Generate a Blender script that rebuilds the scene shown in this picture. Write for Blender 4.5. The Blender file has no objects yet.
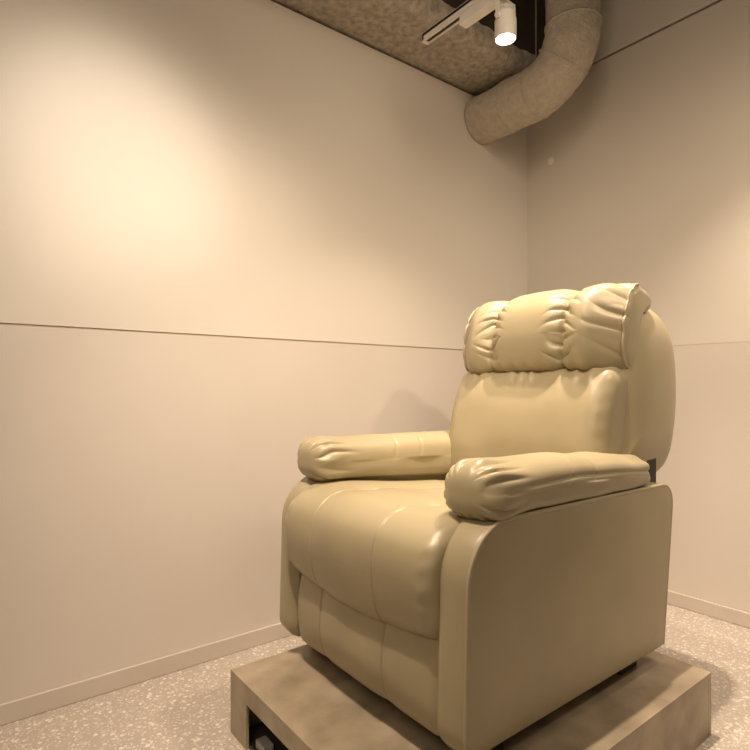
import bpy, bmesh, math, random
from mathutils import Vector, Matrix, noise
random.seed(7)
C = bpy.context.scene.collection
S = bpy.context.scene
R = math.radians

# ------------------------------------------------------------------ camera
cd = bpy.data.cameras.new('camera'); cam = bpy.data.objects.new('camera', cd); C.objects.link(cam)
cam.location = (0, 0, 1.0); cam.rotation_euler = (R(90), 0, R(-37.8))
cd.sensor_width = 36; cd.lens = 36 * 555 / 750; cd.shift_y = 11 / 750; cd.clip_start = 0.02
S.camera = cam
# ------------------------------------------------------------------ world, lights, exposure
w = bpy.data.worlds.new('world'); S.world = w; w.use_nodes = True
w.node_tree.nodes['Background'].inputs[0].default_value = (1.0, 0.8, 0.6, 1)
w.node_tree.nodes['Background'].inputs[1].default_value = 0.02
S.view_settings.view_transform = 'Standard'; S.view_settings.look = 'None'
S.view_settings.gamma = 1; S.view_settings.use_curve_mapping = False
S.view_settings.exposure = 0.17
WARM = (1.0, 0.79, 0.585)
def spot(name, loc, target, energy, deg, blend, rad, col=WARM):
    l = bpy.data.lights.new(name, 'SPOT'); l.energy = energy; l.spot_size = R(deg); l.spot_blend = blend
    l.shadow_soft_size = rad; l.color = col
    o = bpy.data.objects.new(name, l); C.objects.link(o); o.location = loc
    o.rotation_euler = (Vector(target) - Vector(loc)).to_track_quat('-Z', 'Y').to_euler()
    return o
def area(name, loc, target, energy, sx, sy, col=WARM):
    l = bpy.data.lights.new(name, 'AREA'); l.energy = energy; l.shape = 'RECTANGLE'; l.size = sx; l.size_y = sy; l.color = col
    o = bpy.data.objects.new(name, l); C.objects.link(o); o.location = loc
    o.rotation_euler = (Vector(target) - Vector(loc)).to_track_quat('-Z', 'Y').to_euler()
    return o
LX, LY, LZ = 1.49, 1.205, 2.165
spot('chair_spot', (LX, LY, LZ - 0.03), (1.48, 1.16, 0.3), 43, 122, 0.9, 0.022)
spot('overhead_spot', (0.36, 1.04, 2.45), (0.85, 1.10, 0.2), 110, 78, 0.9, 0.03)
spot('rear_spot', (1.60, 0.96, 2.50), (1.72, 0.86, 0.0), 175, 66, 0.8, 0.02)
spot('wall_wash', (0.30, 0.68, 2.30), (0.42, 1.972, 1.58), 31, 62, 1.0, 0.05, (1.0, 0.84, 0.67))
spot('wall_wash_tight', (0.30, 0.68, 2.30), (0.44, 1.972, 1.76), 30, 38, 1.0, 0.05, (1.0, 0.86, 0.72))
spot('right_wall_wash', (1.95, 0.35, 2.40), (2.62, 0.80, 0.35), 74, 74, 1.0, 0.06)
spot('right_far_fill', (1.5, -0.5, 2.5), (2.62, 0.9, 0.9), 85, 90, 1.0, 0.06)  # added lamp with no known fixture, lifts the right wall and chair side
spot('low_wall_fill', (0.4, 0.55, 2.45), (0.92, 1.972, 0.62), 92, 74, 1.0, 0.2)  # added to brighten the lower left wall, no lamp known there
spot('upper_wall_fill', (0.9, 0.2, 2.3), (1.6, 1.972, 1.5), 48, 74, 1.0, 0.45)  # extra unseen lamp put in to raise the upper left wall
area('left_wall_fill', (-1.2, -0.4, 2.7), (0.9, 1.9, 0.6), 22, 1.2, 1.2)  # added area light that evens out the left wall

# ------------------------------------------------------------------ materials
def mat(name, col, rough=0.6, spec=0.5, metal=0.0):
    m = bpy.data.materials.new(name); m.use_nodes = True
    b = m.node_tree.nodes['Principled BSDF']
    b.inputs['Base Color'].default_value = (*col, 1); b.inputs['Roughness'].default_value = rough
    b.inputs['Specular IOR Level'].default_value = spec; b.inputs['Metallic'].default_value = metal
    return m
def nd(m, t, **kw):
    n = m.node_tree.nodes.new(t)
    for k, v in kw.items():
        if k in n.inputs: n.inputs[k].default_value = v
        else: setattr(n, k, v)
    return n
def lk(m, a, b): m.node_tree.links.new(a, b)
def coords(m, scale=(1, 1, 1)):
    tc = nd(m, 'ShaderNodeTexCoord'); mp = nd(m, 'ShaderNodeMapping'); mp.inputs['Scale'].default_value = scale
    lk(m, tc.outputs['Object'], mp.inputs['Vector']); return mp.outputs['Vector']
def ramp(m, fac, stops):
    r = nd(m, 'ShaderNodeValToRGB'); e = r.color_ramp.elements
    while len(e) < len(stops): e.new(0.5)
    for i, (p, c) in enumerate(stops): e[i].position = p; e[i].color = (*c, 1)
    lk(m, fac, r.inputs['Fac']); return r.outputs['Color']
def noisy(m, c1, c2, scale, detail=4, sc=(1, 1, 1), lo=0.35, hi=0.65):
    v = coords(m, sc); n = nd(m, 'ShaderNodeTexNoise', Scale=scale, Detail=detail); lk(m, v, n.inputs['Vector'])
    lk(m, ramp(m, n.outputs['Fac'], [(lo, c1), (hi, c2)]), m.node_tree.nodes['Principled BSDF'].inputs['Base Color'])
    return v
def bump(m, v, scale, strength, dist=0.001, detail=3, kind='noise'):
    if kind == 'noise': n = nd(m, 'ShaderNodeTexNoise', Scale=scale, Detail=detail); out = n.outputs['Fac']
    else: n = nd(m, 'ShaderNodeTexVoronoi', Scale=scale); out = n.outputs['Distance']
    lk(m, v, n.inputs['Vector'])
    b = nd(m, 'ShaderNodeBump', Strength=strength, Distance=dist); lk(m, out, b.inputs['Height'])
    lk(m, b.outputs['Normal'], m.node_tree.nodes['Principled BSDF'].inputs['Normal'])

WALL = mat('wall_paint', (0.72, 0.68, 0.62), 0.55, 0.3); bump(WALL, noisy(WALL, (0.71, 0.665, 0.60), (0.73, 0.69, 0.63), 1.5), 350, 0.05)
WALL_LOW = mat('wall_panel', (0.68, 0.62, 0.57), 0.5, 0.3); bump(WALL_LOW, noisy(WALL_LOW, (0.66, 0.605, 0.555), (0.68, 0.63, 0.575), 2.0), 350, 0.05)
GAP = mat('shadow_gap', (0.05, 0.035, 0.02), 0.9)
GROOVE = mat('groove_paint', (0.48, 0.42, 0.35), 0.8)
BASEM = mat('baseboard_vinyl', (0.60, 0.54, 0.48), 0.45); bump(BASEM, noisy(BASEM, (0.58, 0.52, 0.46), (0.61, 0.55, 0.49), 6), 300, 0.05)
FLOOR = mat('terrazzo', (0.5, 0.45, 0.4), 0.45)
v = coords(FLOOR)
vo = nd(FLOOR, 'ShaderNodeTexVoronoi', Scale=84.0, Randomness=1.0); lk(FLOOR, v, vo.inputs['Vector'])
vo2 = nd(FLOOR, 'ShaderNodeTexVoronoi', Scale=150.0, Randomness=1.0); lk(FLOOR, v, vo2.inputs['Vector'])
sep = nd(FLOOR, 'ShaderNodeSeparateColor'); lk(FLOOR, vo.outputs['Color'], sep.inputs['Color'])
# chip mask: inside the cell core and the cell picked as a chip
def mth(m, op, a, b=None):
    n = nd(m, 'ShaderNodeMath', operation=op)
    for i, x in enumerate((a, b)):
        if x is None: continue
        if isinstance(x, (int, float)): n.inputs[i].default_value = x
        else: lk(m, x, n.inputs[i])
    return n.outputs[0]
def chipmask(vor, thr, pick):
    s = nd(FLOOR, 'ShaderNodeSeparateColor'); lk(FLOOR, vor.outputs['Color'], s.inputs['Color'])
    size = mth(FLOOR, 'MULTIPLY', s.outputs[1], thr)
    a = mth(FLOOR, 'LESS_THAN', vor.outputs['Distance'], mth(FLOOR, 'ADD', size, 0.18))
    return mth(FLOOR, 'MULTIPLY', a, mth(FLOOR, 'GREATER_THAN', s.outputs[0], pick)), s.outputs[2]
m1, shade = chipmask(vo, 0.38, 0.25); m2, shade2 = chipmask(vo2, 0.35, 0.35)
chipcol = ramp(FLOOR, shade, [(0.0, (0.50, 0.45, 0.40)), (1.0, (0.72, 0.665, 0.61))])
chipcol2 = ramp(FLOOR, shade2, [(0.0, (0.45, 0.40, 0.36)), (1.0, (0.70, 0.645, 0.59))])
mx = nd(FLOOR, 'ShaderNodeMix', data_type='RGBA'); mx.inputs[6].default_value = (0.43, 0.38, 0.335, 1)
lk(FLOOR, m2, mx.inputs[0]); lk(FLOOR, chipcol2, mx.inputs[7])
mx2 = nd(FLOOR, 'ShaderNodeMix', data_type='RGBA'); lk(FLOOR, m1, mx2.inputs[0]); lk(FLOOR, mx.outputs[2], mx2.inputs[6]); lk(FLOOR, chipcol, mx2.inputs[7])
lk(FLOOR, mx2.outputs[2], FLOOR.node_tree.nodes['Principled BSDF'].inputs['Base Color'])

LEATHER = mat('khaki_leather', (0.46, 0.38, 0.22), 0.36, 0.5)
bump(LEATHER, noisy(LEATHER, (0.335, 0.287, 0.180), (0.37, 0.316, 0.200), 5, 3), 420, 0.12, 0.0008, 2, 'voronoi')
PIPING = mat('piping_leather', (0.50, 0.41, 0.25), 0.4, 0.5); bump(PIPING, noisy(PIPING, (0.37, 0.315, 0.21), (0.41, 0.35, 0.235), 9), 400, 0.1)
SEAM = mat('seam_thread', (0.16, 0.115, 0.06), 0.8); noisy(SEAM, (0.15, 0.105, 0.055), (0.19, 0.14, 0.075), 60)
BLACK = mat('black_metal', (0.012, 0.010, 0.009), 0.5, 0.4); noisy(BLACK, (0.011, 0.009, 0.008), (0.018, 0.015, 0.013), 30)
LAMI = mat('platform_board', (0.4, 0.34, 0.27), 0.42, 0.4)
bump(LAMI, noisy(LAMI, (0.25, 0.205, 0.145), (0.44, 0.365, 0.265), 9, 8, (1, 1, 1.0), 0.3, 0.7), 120, 0.05)
INNER = mat('platform_inside_shade', (0.05, 0.042, 0.035), 0.8); noisy(INNER, (0.045, 0.037, 0.03), (0.06, 0.05, 0.04), 12)
SPRAY = mat('sprayed_rock_wool', (0.3, 0.26, 0.2), 0.95, 0.1)
bump(SPRAY, noisy(SPRAY, (0.30, 0.265, 0.215), (0.56, 0.50, 0.42), 34, 10, (1, 1, 1), 0.3, 0.7), 70, 0.8, 0.012, 10)
WRAP = mat('duct_wrap', (0.42, 0.37, 0.3), 0.8, 0.2)
bump(WRAP, noisy(WRAP, (0.46, 0.41, 0.33), (0.55, 0.49, 0.405), 34, 6), 70, 0.7, 0.01, 6)
DARK = mat('dark_concrete_and_shade', (0.05, 0.04, 0.03), 0.9, 0.2); bump(DARK, noisy(DARK, (0.035, 0.027, 0.02), (0.06, 0.047, 0.034), 6), 60, 0.3, 0.004)  # dark slabs, and the shade painted on the beam's upright face
WHITE = mat('white_enamel', (0.72, 0.68, 0.62), 0.4); noisy(WHITE, (0.70, 0.66, 0.60), (0.74, 0.70, 0.64), 20)
SLOT = mat('track_slot', (0.02, 0.015, 0.01), 0.6); noisy(SLOT, (0.018, 0.013, 0.01), (0.025, 0.018, 0.012), 40)
GREY = mat('grey_plastic', (0.42, 0.40, 0.37), 0.5); noisy(GREY, (0.40, 0.38, 0.35), (0.45, 0.43, 0.40), 40)
STEEL = mat('galvanised_steel', (0.35, 0.32, 0.28), 0.45, 0.5, 0.6); noisy(STEEL, (0.32, 0.29, 0.25), (0.4, 0.37, 0.32), 80)
GLOW = bpy.data.materials.new('lamp_glow'); GLOW.use_nodes = True
nt = GLOW.node_tree; nt.nodes.clear(); e = nt.nodes.new('ShaderNodeEmission'); oo = nt.nodes.new('ShaderNodeOutputMaterial')
e.inputs[0].default_value = (1, 0.86, 0.66, 1); e.inputs[1].default_value = 14; nt.links.new(e.outputs[0], oo.inputs[0])

# ------------------------------------------------------------------ mesh helpers
def link(name, bm, m, parent=None, smooth=False):
    bmesh.ops.recalc_face_normals(bm, faces=bm.faces)
    me = bpy.data.meshes.new(name); bm.to_mesh(me); bm.free()
    me.materials.append(m)
    if smooth:
        for p in me.polygons: p.use_smooth = True
    o = bpy.data.objects.new(name, me); C.objects.link(o)
    if parent is not None: o.parent = parent
    return o
def struct(o): o['kind'] = 'structure'; return o
def bx(bm, x0, x1, y0, y1, z0, z1, bev=0.0, seg=2):
    t = bmesh.new(); bmesh.ops.create_cube(t, size=1)
    for vv in t.verts:
        vv.co = Vector(((x0 + x1) / 2 + vv.co.x * (x1 - x0), (y0 + y1) / 2 + vv.co.y * (y1 - y0), (z0 + z1) / 2 + vv.co.z * (z1 - z0)))
    if bev: bmesh.ops.bevel(t, geom=list(t.edges), offset=bev, segments=seg, affect='EDGES', profile=0.5)
    me = bpy.data.meshes.new('t'); t.to_mesh(me); t.free(); bm.from_mesh(me); bpy.data.meshes.remove(me)
def tube(bm, pts, r, n=8, closed=False, cap=True):
    pts = [Vector(p) for p in pts]; rings = []; up = None
    N = len(pts)
    for i, p in enumerate(pts):
        if closed: t = pts[(i + 1) % N] - pts[i - 1]
        else: t = pts[min(i + 1, N - 1)] - pts[max(i - 1, 0)]
        t.normalize()
        if up is None: up = t.orthogonal().normalized()
        up = (up - t * up.dot(t)).normalized(); s = t.cross(up)
        rr = r(i / (N - 1)) if callable(r) else r
        rings.append([bm.verts.new(p + (up * math.cos(a) + s * math.sin(a)) * rr) for a in [2 * math.pi * k / n for k in range(n)]])
    for i in range(N if closed else N - 1):
        A, B = rings[i], rings[(i + 1) % N]
        for k in range(n): bm.faces.new((A[k], A[(k + 1) % n], B[(k + 1) % n], B[k]))
    if cap and not closed:
        bm.faces.new(rings[0][::-1]); bm.faces.new(rings[-1])
    return rings
def cyl(bm, p0, p1, r, n=24, r2=None):
    r2 = r if r2 is None else r2
    tube(bm, [p0, p1], lambda t: r + (r2 - r) * t, n)
def smooth_closed(pts, n, iters=0):
    """closed Catmull-Rom through pts resampled to n even points"""
    P = [Vector((p[0], p[1])) for p in pts]; N = len(P); out = []
    for i in range(N):
        a, b, c, d = P[i - 1], P[i], P[(i + 1) % N], P[(i + 2) % N]
        for k in range(24):
            t = k / 24
            out.append(0.5 * ((2 * b) + (c - a) * t + (2 * a - 5 * b + 4 * c - d) * t * t + (3 * b - a - 3 * c + d) * t ** 3))
    L = [0]
    for i in range(len(out)): L.append(L[-1] + (out[(i + 1) % len(out)] - out[i]).length)
    res = []; j = 0
    for k in range(n):
        s = L[-1] * k / n
        while L[j + 1] < s: j += 1
        f = (s - L[j]) / max(1e-9, L[j + 1] - L[j]); res.append(out[j].lerp(out[(j + 1) % len(out)], f))
    return res
def rounded_poly(pts, rads, seg=8):
    out = []; N = len(pts); P = [Vector(p) for p in pts]
    for i in range(N):
        a, b, c = P[i - 1], P[i], P[(i + 1) % N]; r = rads[i]
        u = (a - b).normalized(); v_ = (c - b).normalized(); ang = u.angle(v_)
        if r <= 0 or ang > 3.1: out.append(b); continue
        d = r / math.tan(ang / 2); ce = b + (u + v_).normalized() * (r / math.sin(ang / 2))
        s, e_ = b + u * d - ce, b + v_ * d - ce
        tot = s.angle_signed(e_)
        for k in range(seg + 1): 
            th = -tot * k / seg
            out.append(ce + Vector((s.x * math.cos(th) - s.y * math.sin(th), s.x * math.sin(th) + s.y * math.cos(th))))
    return out
def resample(P, n):
    L = [0]
    for i in range(len(P)): L.append(L[-1] + (P[(i + 1) % len(P)] - P[i]).length)
    res = []; j = 0
    for k in range(n):
        s = L[-1] * k / n
        while L[j + 1] < s: j += 1
        f = (s - L[j]) / max(1e-9, L[j + 1] - L[j]); res.append(P[j].lerp(P[(j + 1) % len(P)], f))
    return res
def pillow(bm, prof, a0, a1, r, disp=None, place=None, nl=60, capn=7, ringn=5, bulge=0.0, rb=None, dome=False):
    rb = r if rb is None else rb
    """a soft body: closed profile prof swept from a0 to a1, ends rounded over r and closed.
    disp(p, nrm, s) -> offset along nrm; place maps (u, a, v) -> xyz"""
    N = len(prof)
    area2 = sum(prof[i].x * prof[(i + 1) % N].y - prof[(i + 1) % N].x * prof[i].y for i in range(N))
    sg = 1 if area2 > 0 else -1
    nr = []
    for i in range(N):
        t = (prof[(i + 1) % N] - prof[i - 1]).normalized(); nr.append(Vector((t.y, -t.x)) * sg)
    cen = sum(prof, Vector((0, 0))) / N
    W = max(1, int(N * .04)); sn = []
    for i in range(N):
        acc = Vector((0, 0))
        for k in range(-W, W + 1): acc += nr[(i + k) % N]
        sn.append(acc / (2 * W + 1))
    st = []
    for k in range(capn + 1):
        ph = math.pi / 2 * k / capn; st.append((a0 + r - r * math.cos(ph), r * (1 - math.sin(ph)), -math.cos(ph), math.sin(ph)))
    for k in range(1, nl): st.append((a0 + r + (a1 - a0 - r - rb) * k / nl, 0, 0, 1))
    for k in range(capn + 1):
        ph = math.pi / 2 * (1 - k / capn); st.append((a1 - rb + rb * math.cos(ph), rb * (1 - math.sin(ph)), math.cos(ph), math.sin(ph)))
    rings = []
    def P(u, a, v_, n2, na):
        if disp: d = disp(u, a, v_, n2); u += n2.x * d; v_ += n2.y * d
        return bm.verts.new(place(u, a, v_))
    inset0 = []
    def ring(a, ins, na, nm, f=1.0, bl=0.0):
        out = []
        for i in range(N):
            q = prof[i] - sn[i] * ins
            if f != 1: q = cen + (q - cen) * f
            out.append(P(q.x, a + bl, q.y, nr[i] * nm * (f if f < 1 else 1), na))
        return out
    if dome: st = [q for q in st if q[1] < min(r, rb) * .999 or q[3] > .01]
    for k in range(ringn if not dome else 0):   # start cap, from centre outwards
        f = (k + 0.35) / ringn
        rings.append(ring(a0, r, -1, 0, f, -bulge * (1 - f * f)))
    for s in st:
        if dome: rings.append(ring(s[0], 0, s[2], s[3], max(.02, s[3]) ** .62 if s[3] < 1 else 1))
        else: rings.append(ring(s[0], s[1], s[2], s[3]))
    for k in range(ringn - 1 if not dome else -1, -1, -1):
        f = (k + 0.35) / ringn
        rings.append(ring(a1, rb, 1, 0, f, bulge * (1 - f * f)))
    for A, B in zip(rings, rings[1:]):
        for i in range(N): bm.faces.new((A[i], A[(i + 1) % N], B[(i + 1) % N], B[i]))
    bm.faces.new(rings[0][::-1]); bm.faces.new(rings[-1])
def fold(ph): return 1 - 2 * (1 - abs(math.sin(ph / 2))) ** 1.6
def g(x, w): return math.exp(-(x / w) ** 2)
def ss(a, b, x):
    t = max(0.0, min(1.0, (x - a) / (b - a))); return t * t * (3 - 2 * t)
def tag(o, label, cat, group=None):
    o['label'] = label; o['category'] = cat
    if group: o['group'] = group
    return o
def empty(name, loc):
    o = bpy.data.objects.new(name, None); C.objects.link(o); o.location = loc; o.empty_display_size = 0.1; return o

# ------------------------------------------------------------------ room
XR, YL = 2.630, 1.972
X0, Y0 = -2.4, -2.6
TOP = 3.15
def multi(name, parts, smooth=False):
    """several materials in one structural mesh"""
    me = bpy.data.meshes.new(name); bm = bmesh.new(); mats = []
    for m, boxes in parts:
        if m not in mats: mats.append(m)
        i0 = len(bm.faces)
        for b in boxes: bx(bm, *b)
        bm.faces.ensure_lookup_table()
        for f in bm.faces[i0:]: f.material_index = mats.index(m)
    bmesh.ops.recalc_face_normals(bm, faces=bm.faces); bm.to_mesh(me); bm.free()
    for m in mats: me.materials.append(m)
    o = bpy.data.objects.new(name, me); C.objects.link(o); return struct(o)
bm = bmesh.new(); bx(bm, X0 - .1, XR + .1, Y0 - .1, YL + .1, -0.1, 0); struct(link('floor', bm, FLOOR))
bm = bmesh.new(); bx(bm, X0 - .1, XR + .1, Y0 - .1, YL + .1, TOP, TOP + .1); struct(link('ceiling', bm, DARK))
GZ = 1.184; HT = 2.513
multi('wall_left', [(WALL, [(X0, XR, YL, YL + .05, GZ + 0.0035, HT)]), (WALL_LOW, [(X0, XR, YL, YL + .05, 0, GZ - 0.0035)]),
                    (GROOVE, [(X0, XR, YL + .004, YL + .05, GZ - 0.0035, GZ + 0.0035)]), (GAP, [(X0, XR, YL + .05, YL + .1, 0, TOP)])])
RG = 1.184; RT = 2.655
multi('wall_right', [(WALL, [(XR, XR + .05, Y0, YL, RG + 0.0006, RT - .006), (XR, XR + .05, Y0, YL, RT + .006, TOP)]),
                     (WALL_LOW, [(XR, XR + .05, Y0, YL, 0, RG - 0.0006)]),
                     (GROOVE, [(XR + .002, XR + .05, Y0, YL, RG - .0006, RG + .0006)]),
                     (GAP, [(XR + .02, XR + .05, Y0, YL, RT - .006, RT + .006), (XR + .05, XR + .1, Y0, YL + .1, 0, TOP)])])
bm = bmesh.new(); bx(bm, X0 - .1, X0, Y0, YL, 0, TOP); struct(link('wall_behind_left', bm, WALL))
bm = bmesh.new(); bx(bm, X0, XR, Y0 - .1, Y0, 0, TOP); struct(link('wall_behind_right', bm, WALL))
bm = bmesh.new(); bx(bm, X0, XR, YL - .010, YL, 0, .062, 0.003); struct(link('baseboard_left', bm, BASEM))
bm = bmesh.new(); bx(bm, XR - .010, XR, Y0, YL - .010, 0, .062, 0.003); struct(link('baseboard_right', bm, BASEM))

# sprayed beam along the left wall
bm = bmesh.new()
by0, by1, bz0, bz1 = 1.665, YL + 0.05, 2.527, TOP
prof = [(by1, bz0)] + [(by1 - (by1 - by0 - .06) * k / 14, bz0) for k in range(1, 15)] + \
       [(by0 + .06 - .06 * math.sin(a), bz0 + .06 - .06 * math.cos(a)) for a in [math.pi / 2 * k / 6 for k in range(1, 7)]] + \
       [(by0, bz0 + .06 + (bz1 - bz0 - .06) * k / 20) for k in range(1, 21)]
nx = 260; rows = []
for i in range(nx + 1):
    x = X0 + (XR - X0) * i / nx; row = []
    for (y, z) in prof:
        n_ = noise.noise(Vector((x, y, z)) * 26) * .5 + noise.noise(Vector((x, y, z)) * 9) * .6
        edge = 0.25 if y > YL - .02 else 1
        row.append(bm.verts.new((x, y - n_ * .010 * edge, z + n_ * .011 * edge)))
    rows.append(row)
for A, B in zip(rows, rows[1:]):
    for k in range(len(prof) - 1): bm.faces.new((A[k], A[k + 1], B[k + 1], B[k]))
o = link('ceiling_beam', bm, SPRAY, None, True); struct(o); o.data.materials.append(DARK)
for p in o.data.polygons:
    if p.center.z > bz0 + .085: p.material_index = 1  # shade on the upright face is put into its material
# dark box added to blacken the corner behind the duct
bm = bmesh.new(); bx(bm, 2.45, XR - .001, 1.61, by0 - .02, 2.60, TOP, 0.004); struct(link('corner_dark_box', bm, DARK))
bm = bmesh.new(); bx(bm, -2.3, XR - .002, 1.2, by0 - .02, 3.02, TOP - 0.001, 0.004); struct(link('trim_2', bm, DARK))

# ------------------------------------------------------------------ insulated duct
duct = tag(empty('ventilation_duct', (2.23, 1.965, 2.40)), 'thick round insulated duct that bends upward out of the wall corner under the ceiling', 'duct')
DX, DZ, DR = 2.23, 2.395, 0.119
path = []; ER = 0.22; DY = 1.425
for k in range(9): path.append((0, YL - .001 - (YL - (DY + ER)) * k / 8, DZ))
for k in range(1, 15):
    a = math.pi / 2 * k / 14; path.append((0, DY + ER - ER * math.sin(a), DZ + ER - ER * math.cos(a)))
for k in range(1, 10): path.append((0, DY, DZ + ER + (TOP - 0.002 - DZ - ER) * k / 9))
fine = []
for a, b in zip(path, path[1:]):
    for k in range(4): fine.append(Vector(a).lerp(Vector(b), k / 4))
fine.append(Vector(path[-1]))
base = Vector((0, 1.965, 2.40))
bm = bmesh.new()
dr = tube(bm, [p - base for p in fine], DR, 48)
for ri, rg_ in enumerate(dr):
    c0 = fine[ri] - base
    if fine[ri].y > YL - .03: continue
    for vv in rg_:
        nn = noise.noise((vv.co + base) * 10) * .006 + noise.noise((vv.co + base) * 30) * .003
        vv.co += (vv.co - c0).normalized() * nn
link('insulation', bm, WRAP, duct, True)
def bandring(idx):
    bm = bmesh.new(); c = fine[idx] - base; t = (fine[min(idx + 1, len(fine) - 1)] - fine[max(idx - 1, 0)]).normalized()
    cyl(bm, c - t * .004, c + t * .004, DR + .0045, 48)
    for f in bm.faces: pass
    return link('seam_band', bm, WRAP, duct, True)
for idx in (1, 20, 36, 64, 88): bandring(idx)

# threaded rod holding the track duct
bm = bmesh.new(); cyl(bm, (0, 0, 0), (0, 0, 0.60), 0.004, 8)
rod = link('threaded_rod', bm, STEEL); rod.location = (2.20, 1.60, 2.515); tag(rod, 'thin pale vertical hanger rod reaching down to the insulated duct', 'hanger rod')

# ------------------------------------------------------------------ track and spotlight
TX, TZ = 1.49, 2.345
track = tag(empty('lighting_track', (TX, 1.60, TZ)), 'white track rail with a dark slot below the rough beam', 'lighting track')
bm = bmesh.new()
bx(bm, -.017, -.0075, -1.5, 0, 0, .028); bx(bm, .0075, .017, -1.5, 0, 0, .028); bx(bm, -.017, .017, -1.5, 0, .018, .030); bx(bm, -.017, .017, -.012, 0.004, -.001, .031, .002)
link('rail', bm, WHITE, track)
bm = bmesh.new(); bx(bm, -.0074, .0074, -1.49, -.013, .002, .0179); link('slot', bm, SLOT, track)
for yy in (-.55, -1.2):
    bm = bmesh.new(); cyl(bm, (0, yy, .030), (0, yy, 3.02 - TZ if yy > -.4 else TOP - TZ), .005, 10); link('hanger', bm, WHITE, track)
lamp = tag(empty('track_spotlight', (TX, 1.205, LZ)), 'glowing white cylinder spotlight hanging from the white track above the armchair', 'spotlight')
bm = bmesh.new(); bx(bm, -.019, .019, -.06, .195, TZ - LZ - .040, TZ - LZ - .001, .003); link('adapter', bm, WHITE, lamp)
bm = bmesh.new()   # yoke
cyl(bm, (0, .0, TZ - LZ - .038), (0, .0, TZ - LZ - .050), .010, 14)
bx(bm, -.044, .044, -.007, .007, TZ - LZ - .055, TZ - LZ - .049)
bx(bm, -.044, -.039, -.007, .007, .055, TZ - LZ - .050); bx(bm, .039, .044, -.007, .007, .055, TZ - LZ - .050)
link('bracket', bm, WHITE, lamp)
for s in (-1, 1):
    bm = bmesh.new(); cyl(bm, (s * .034, 0, .066), (s * .048, 0, .066), .008, 14); link('pivot_knob', bm, WHITE, lamp, False)
bm = bmesh.new()
cyl(bm, (0, 0, .055), (0, 0, .082), .033, 36)
tube(bm, [(0, 0, .0), (0, 0, .062)], .036, 36, cap=False)
tube(bm, [(0, 0, .0), (0, 0, .062)], .033, 36, cap=False)
for k in range(4): cyl(bm, (0, 0, .084 + k * .005), (0, 0, .087 + k * .005), .031 - .001 * k, 30)
link('housing', bm, WHITE, lamp, False)
bm = bmesh.new(); bmesh.ops.create_uvsphere(bm, u_segments=32, v_segments=16, radius=.0325)
for vv in bm.verts: vv.co.z = vv.co.z * .35 + .012
link('lens', bm, GLOW, lamp, True)

# small pale disc on the right wall
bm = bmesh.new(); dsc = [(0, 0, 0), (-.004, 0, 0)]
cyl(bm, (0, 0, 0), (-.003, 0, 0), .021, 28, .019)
DISCW = mat('disc_white', (0.9, 0.88, 0.84), 0.3); noisy(DISCW, (0.88, 0.86, 0.82), (0.92, 0.90, 0.86), 30)
wdisc = link('wall_disc', bm, DISCW); 
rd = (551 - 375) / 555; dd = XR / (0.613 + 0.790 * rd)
wdisc.location = (XR - .0005, dd * (0.790 - 0.613 * rd), 1 + (386 - 161) / 555 * dd)
tag(wdisc, 'tiny pale round disc high on the bare right wall', 'wall cap')

# ------------------------------------------------------------------ platform
PX0, PX1, PY0, PY1, PH = 0.654, 1.736, 0.666, 1.525, 0.180
pc = ((PX0 + PX1) / 2, (PY0 + PY1) / 2)
plat = tag(empty('display_platform', (*pc, 0)), 'low brown grey box plinth with an open front under the armchair', 'plinth')
hx, hy = (PX1 - PX0) / 2, (PY1 - PY0) / 2
bm = bmesh.new(); bx(bm, -hx, hx, -hy, hy, .176, PH); link('top_board', bm, LAMI, plat)
bm = bmesh.new()
for q in ((hy - .105, hy, 0, .126), (-hy, -hy + .105, 0, .126), (-hy, hy, .126, .1759)): bx(bm, -hx, -hx + .008, *q)
bmesh.ops.remove_doubles(bm, verts=bm.verts, dist=1e-5)
link('front_panel', bm, LAMI, plat)
for s_ in (-1, 1):
    bm = bmesh.new(); bx(bm, -hx + .0082, hx - .0192, s_ * hy, s_ * (hy - .018), .0, .1758); link('side_board', bm, LAMI, plat)
bm = bmesh.new(); bx(bm, hx - .018, hx, -hy, hy, .0, .1758); link('back_board', bm, LAMI, plat)
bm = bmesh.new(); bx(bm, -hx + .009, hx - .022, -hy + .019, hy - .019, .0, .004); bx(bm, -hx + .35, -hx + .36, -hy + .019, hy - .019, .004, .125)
link('inner_shade_sheets', bm, INNER, plat)  # dark sheets added to put shade into the plinth's hollow
# adapter inside the opening
ad = tag(empty('power_adapter', (.692, 1.385, .0042)), 'small grey power adapter on the floor inside the open front of the plinth', 'power adapter')
bm = bmesh.new(); bx(bm, -.016, .016, -.025, .025, .0, .024, .004); link('body', bm, GREY, ad)
bm = bmesh.new(); tube(bm, [(.015, -.028, .012), (.03, -.06, .006), (.07, -.12, .006), (.12, -.2, .007), (.16, -.32, .008)], .003, 8); link('cable', bm, BLACK, ad, True)

# ------------------------------------------------------------------ recliner
ROOT = (1.25, 1.165, 0.18)
ch = tag(empty('recliner_armchair', ROOT), 'khaki beige leather recliner armchair standing on the low plinth', 'armchair')
placeY = lambda u, a, v_: (u, a, v_)       # profile in XZ, swept along Y
placeX = lambda u, a, v_: (a, u, v_)       # profile in YZ, swept along X
def curve_y(pts, n): 
    out = []
    for i in range(len(pts) - 1):
        a = Vector(pts[max(i - 1, 0)]); b = Vector(pts[i]); c = Vector(pts[i + 1]); d = Vector(pts[min(i + 2, len(pts) - 1)])
        for k in range(n):
            t = k / n; out.append(0.5 * ((2 * b) + (c - a) * t + (2 * a - 5 * b + 4 * c - d) * t * t + (3 * b - a - 3 * c + d) * t ** 3))
    out.append(Vector(pts[-1])); return out

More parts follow.
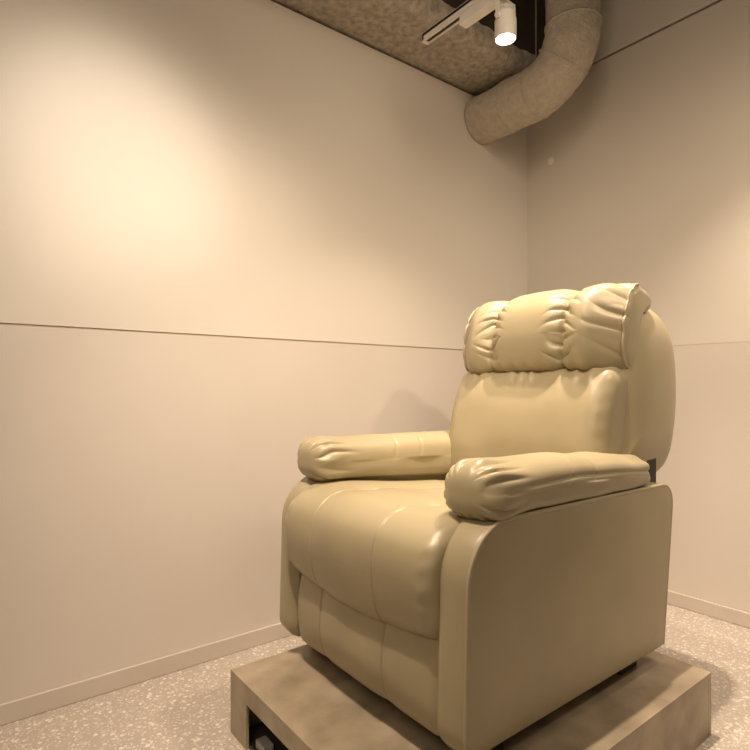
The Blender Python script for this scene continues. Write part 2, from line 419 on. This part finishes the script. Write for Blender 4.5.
# arm bodies: side panels with piping
side_raw = rounded_poly([(-.425, .055), (-.412, .535), (.492, .530), (.428, .055)], [.05, .13, .06, .012], 10)
side_prof = resample(side_raw, 150)
for s in (-1, 1):
    bm = bmesh.new()
    y0, y1 = (-.395, -.288) if s < 0 else (.288, .387)
    def dsp(u, a, v_, n):
        t = (a - y0) / (y1 - y0); front = ss(-.30, -.40, u)
        ti = t if s < 0 else 1 - t
        return front * (.008 * math.sin(math.pi * max(0, min(1, t))) - .022 * ss(.62, 1.0, ti))
    pillow(bm, side_prof, y0, y1, .008, dsp, placeY, 16, 5, 5, .004)
    sp = link('side_panel', bm, LEATHER, ch, True)
    yo = -.395 if s < 0 else .387
    bm = bmesh.new(); k0 = [q for q in side_raw]
    tube(bm, [(q.x * 1.0 + .004 * (1 if q.x < 0 else -1), yo - s * .004, q.y - .002) for q in side_raw if q.y > .06], .0052, 8)
    link('piping', bm, PIPING, sp, True)

# armrest pads
def arm_prof(w, h):
    return smooth_closed([(-w, 0), (-w * .93, -h * .62), (-w * .55, -h * .93), (0, -h), (w * .55, -h * .93), (w * .93, -h * .62), (w, 0), (w * .9, h * .58), (w * .5, h * .92), (0, h), (-w * .5, h * .92), (-w * .9, h * .58)], 150)
for s in (-1, 1):
    bm = bmesh.new(); L0, L1 = (-.362 if s < 0 else -.375), (.372 if s < 0 else .418)
    cyA = s * .322
    def disp(u, a, v_, n):
        ang = math.atan2(v_, u); t = a - L0; d = 0
        # gathers at the front end
        e1 = ss(.0, .02, t) * ss(.17, .03, t)
        ph = ang * 13 + 4 * noise.noise(Vector((math.cos(ang) * 1.5, math.sin(ang) * 1.5 + t * 6, s * 3)))
        d += e1 * .0090 * fold(ph) * (.6 + .8 * noise.noise(Vector((math.cos(ang) * 2, math.sin(ang) * 2, s))))
        # gathers at the back end, softer
        e2 = ss(.0, .02, L1 - a) * ss(.12, .02, L1 - a)
        d += e2 * .003 * math.sin(ang * 9 + 2)
        # length-wise seam along the outer flank, and cross creases
        so = abs(abs(u) - .08)
        if u * s > 0: d -= .0042 * g(v_ - .006 - .010 * math.sin(t * 4), .0045) * ss(.10, .16, t)
        for cx in (.30, .41): d -= .0022 * g(t - cx - .02 * math.sin(v_ * 20), .005) * ss(-.02, .03, v_)
        d += .004 * noise.noise(Vector((a * 8, ang * 1.2, s * 5)))
        return d
    def pl(u, a, v_):
        t = (a - L0) / (L1 - L0)
        if s < 0:
            taper = 1 - .06 * ss(.75, 1, t); vs = 1 - .09 * ss(-.05, .12, a) - .17 * ss(.10, .40, a)
            return (a, cyA + u * taper, .522 + (v_ + .064) * vs)
        low_in = ss(.07, -.08, u) * t * ss(.064, -.064, v_) * .05
        return (a, cyA + u, .528 + (v_ + .064) * (1 - .04 * t) - low_in)
    pillow(bm, arm_prof(.080, .064), L0, L1, .062, disp, pl, 170, 22, 7, .008, .05, True)
    link('armrest', bm, LEATHER, ch, True)

# seat cushion
SE = (-.135, .140)
seat = smooth_closed([(-.424, .280), (-.450, .33), (-.458, .41), (-.435, .475), (-.37, .517), (-.26, .524), (-.06, .502), (.20, .475), (.30, .43), (.30, .34), (.1, .28), (-.2, .275), (-.375, .268)], 170)
def seat_disp(u, a, v_, n):
    d = 0; top = ss(-.2, .3, n.y) if u > -.3 else 1
    fr = ss(.30, .0, u)
    for sy in SE:
        d -= .0042 * g(a - sy, .0028) * fr + .006 * g(a - sy, .045) * fr * (.35 + .65 * ss(-.40, -.25, u))
    # tuft notches on top
    for sy in SE: d -= .012 * g(a - sy, .02) * g(u + .265, .025)
    # belly sag across the front
    d += .012 * math.cos(a / .275 * math.pi / 2) * ss(-.3, -.4, u)
    d += .003 * noise.noise(Vector((u * 9, a * 7, v_ * 9)))
    d += .0016 * math.sin(v_ * 150 + 3 * noise.noise(Vector((a * 20, v_ * 10, 0)))) * ss(.265, .30, abs(a)) * ss(-.3, -.42, u)
    return d
bm = bmesh.new()
pillow(bm, seat, -.318, .318, .034, seat_disp, lambda u, a, v_: (u, a, v_ - .016 * math.cos(a / .318 * math.pi / 2) * ss(.36, .27, v_)), 300, 9, 6, .0)
so_ = link('seat_cushion', bm, LEATHER, ch, True)
# footrest panel
foot = smooth_closed([(-.412, .066), (-.424, .11), (-.426, .17), (-.420, .23), (-.402, .285), (-.36, .30), (-.345, .2), (-.35, .10), (-.365, .066), (-.39, .060)], 110)
def foot_disp(u, a, v_, n):
    d = 0; f = ss(-.365, -.39, u)
    for sy in SE: d -= .0045 * g(a - sy, .0025) * f + .003 * g(a - sy, .03) * f
    d += .012 * math.cos(a / .28 * math.pi / 2) * f * ss(.04, .16, v_)
    d += .002 * noise.noise(Vector((u * 9, a * 8, v_ * 9)))
    return d
bm = bmesh.new(); pillow(bm, foot, -.322, .292, .034, foot_disp, placeY, 240, 7, 5)
link('footrest', bm, LEATHER, ch, True)

# backrest side wings and body (shell)
BC = -.012
wing = smooth_closed([(.285, .55), (.297, .62), (.315, .76), (.345, .93), (.39, 1.03), (.475, 1.078), (.595, 1.058), (.662, .970), (.682, .82), (.668, .68), (.615, .548), (.50, .522), (.38, .52)], 130)
bm = bmesh.new()
def wing_disp(u, a, v_, n):
    return .003 * noise.noise(Vector((u * 7, a * 7, v_ * 7))) - .003 * g(abs(a - BC) - .300, .004) * ss(.4, .5, u)
pillow(bm, wing, BC - .344, BC + .344, .085, wing_disp, placeY, 60, 26, 7, .006, None, True)
bs = link('backrest_shell', bm, LEATHER, ch, True)

# lower back cushion
low = smooth_closed([(.195, .50), (.190, .60), (.205, .70), (.235, .80), (.275, .865), (.34, .885), (.42, .86), (.42, .6), (.36, .47), (.25, .455)], 130)
HB = .875
def low_disp(u, a, v_, n):
    d = .004 * noise.noise(Vector((u * 6, a * 6, v_ * 6)))
    aa = a - BC
    near = ss(.80, .865, v_)
    d += near * .0035 * math.sin(aa * 95 + 5 * noise.noise(Vector((aa * 9, 0, 0)))) 
    ed = ss(.27, .32, abs(aa)); d += ed * .002 * math.sin(v_ * 120)
    return d
bm = bmesh.new(); pillow(bm, low, BC - .312, BC + .305, .06, low_disp, placeY, 110, 10, 6, .0)
lb = link('back_cushion', bm, LEATHER, ch, True)
# head pillow with two gathered seams
HS = (-.145, .135)
head = smooth_closed([(.268, .872), (.242, .92), (.246, 1.00), (.272, 1.075), (.325, 1.125), (.40, 1.142), (.465, 1.132), (.50, 1.10), (.488, 1.062), (.44, 1.03), (.38, .95), (.33, .868)], 300)
def head_disp(u, a, v_, n):
    aa = a - BC; d = .0
    front = ss(.46, .38, u)
    up = ss(.86, .92, v_)
    for i, sy in enumerate(HS):
        q = aa - sy - .012 * (u - .3)
        d -= .024 * g(q, .032) * front * (.35 + .65 * up) + .010 * g(q, .006) * front
        sd = 1 if q > 0 else -1
        # pleats fan out of the seam
        ph = (v_ + u * .5) * 135 + abs(q) * (90 if v_ > .99 else -70) + 4.5 * noise.noise(Vector((v_ * 14, sd * 3 + i * 7, abs(q) * 8)))
        k_ = max(0, .55 + .9 * noise.noise(Vector((v_ * 19, i * 5 + sd * 2, 1))))
        d += .0080 * fold(ph) * g(abs(q) - .014, .030) * front * k_ * (.4 + .6 * up)
    for sgn in (-1, 1):
        q = (.310 - sgn * aa)
        ph = (v_ + u * .6) * 95 - q * 60 + 3.5 * noise.noise(Vector((v_ * 9, sgn * 9, q * 6)))
        d += .0065 * fold(ph) * ss(.11, .015, q) * max(0, .6 + .8 * noise.noise(Vector((v_ * 14, sgn * 4, 3)))) * ss(.88, .95, v_)
    d += .009 * (noise.noise(Vector((u * 4, a * 5, v_ * 4))))
    d += .002 * math.sin(aa * 110) * g(v_ - .88, .02)
    return d
HA, HB_ = BC - .318, BC + .304
def head_map(u, a, v_):
    e = ss(.10, .0, min(a - HA, HB_ - a)); k = max(0.0, min(1.0, (.44 - u) / .18))
    return (u + e * ((.088 if a < BC else .058) * k), a, v_ - e * .014 * ss(1.0, 1.14, v_))
bm = bmesh.new(); pillow(bm, head, HA, HB_, .026, head_disp, head_map, 300, 9, 7, .004)
hp = link('head_pillow', bm, LEATHER, ch, True)
# piping round the two ends of the head pillow
for s in (-1, 1):
    bm = bmesh.new(); P = []
    for i in list(range(270, 300)) + list(range(0, 130)):
        q = head[i % 300]
        if q.y < .875 and q.x > .27: continue
        a = HA + .008 if s < 0 else HB_ - .008
        t_ = (head[(i + 1) % 300] - head[i - 1]).normalized()
        n2 = Vector((t_.y, -t_.x)); 
        if n2.dot(q - Vector((.37, 1.0))) < 0: n2 = -n2
        d = -.004 + head_disp(q.x, a, q.y, n2)
        P.append(head_map(q.x + n2.x * d, a, q.y + n2.y * d))
    for _ in range(6): P = [P[0]] + [(Vector(P[i - 1]) + Vector(P[i]) + Vector(P[i + 1])) / 3 for i in range(1, len(P) - 1)] + [P[-1]]
    tube(bm, P, .0042, 8); link('piping', bm, PIPING, hp, True)
# base frame, mechanism and feet
bm = bmesh.new()
bx(bm, -.30, .36, -.30, -.27, .03, .06); bx(bm, -.30, .36, .27, .30, .03, .06); bx(bm, -.30, -.27, -.27, .27, .03, .06); bx(bm, .33, .36, -.27, .27, .03, .06)
bx(bm, -.27, .33, -.270, .27, .10, .115); bx(bm, -.31, -.301, -.282, .282, .03, .22)  # last plate is added in black to darken the void behind the footrest
link('frame_and_shade_plate', bm, BLACK, ch)
bm = bmesh.new()
for sy in (-.2, .2):
    tube(bm, [(-.33, sy, .20), (-.31, sy, .08), (-.2, sy, .035), (.1, sy, .05)], .009, 8)
    tube(bm, [(-.33, sy, .12), (-.22, sy, .06), (-.05, sy, .04)], .007, 8)
tube(bm, [(-.31, -.2, .085), (-.31, .2, .085)], .010, 10)
link('mechanism', bm, BLACK, ch, True)
for (x0, x1, y0, y1) in ((.262, .355, -.350, -.300), (.255, .345, .290, .335), (-.34, -.26, -.36, -.31), (-.34, -.26, .290, .335)):
    bm = bmesh.new(); bx(bm, x0, x1, y0, y1, 0, .06, .003); link('foot', bm, BLACK, ch)
for s in (-1, 1):
    bm = bmesh.new(); yy = s * .335
    bx(bm, .435, .492, yy - .006, yy + .006, .44, .60, .002); link('back_bracket', bm, BLACK, ch)
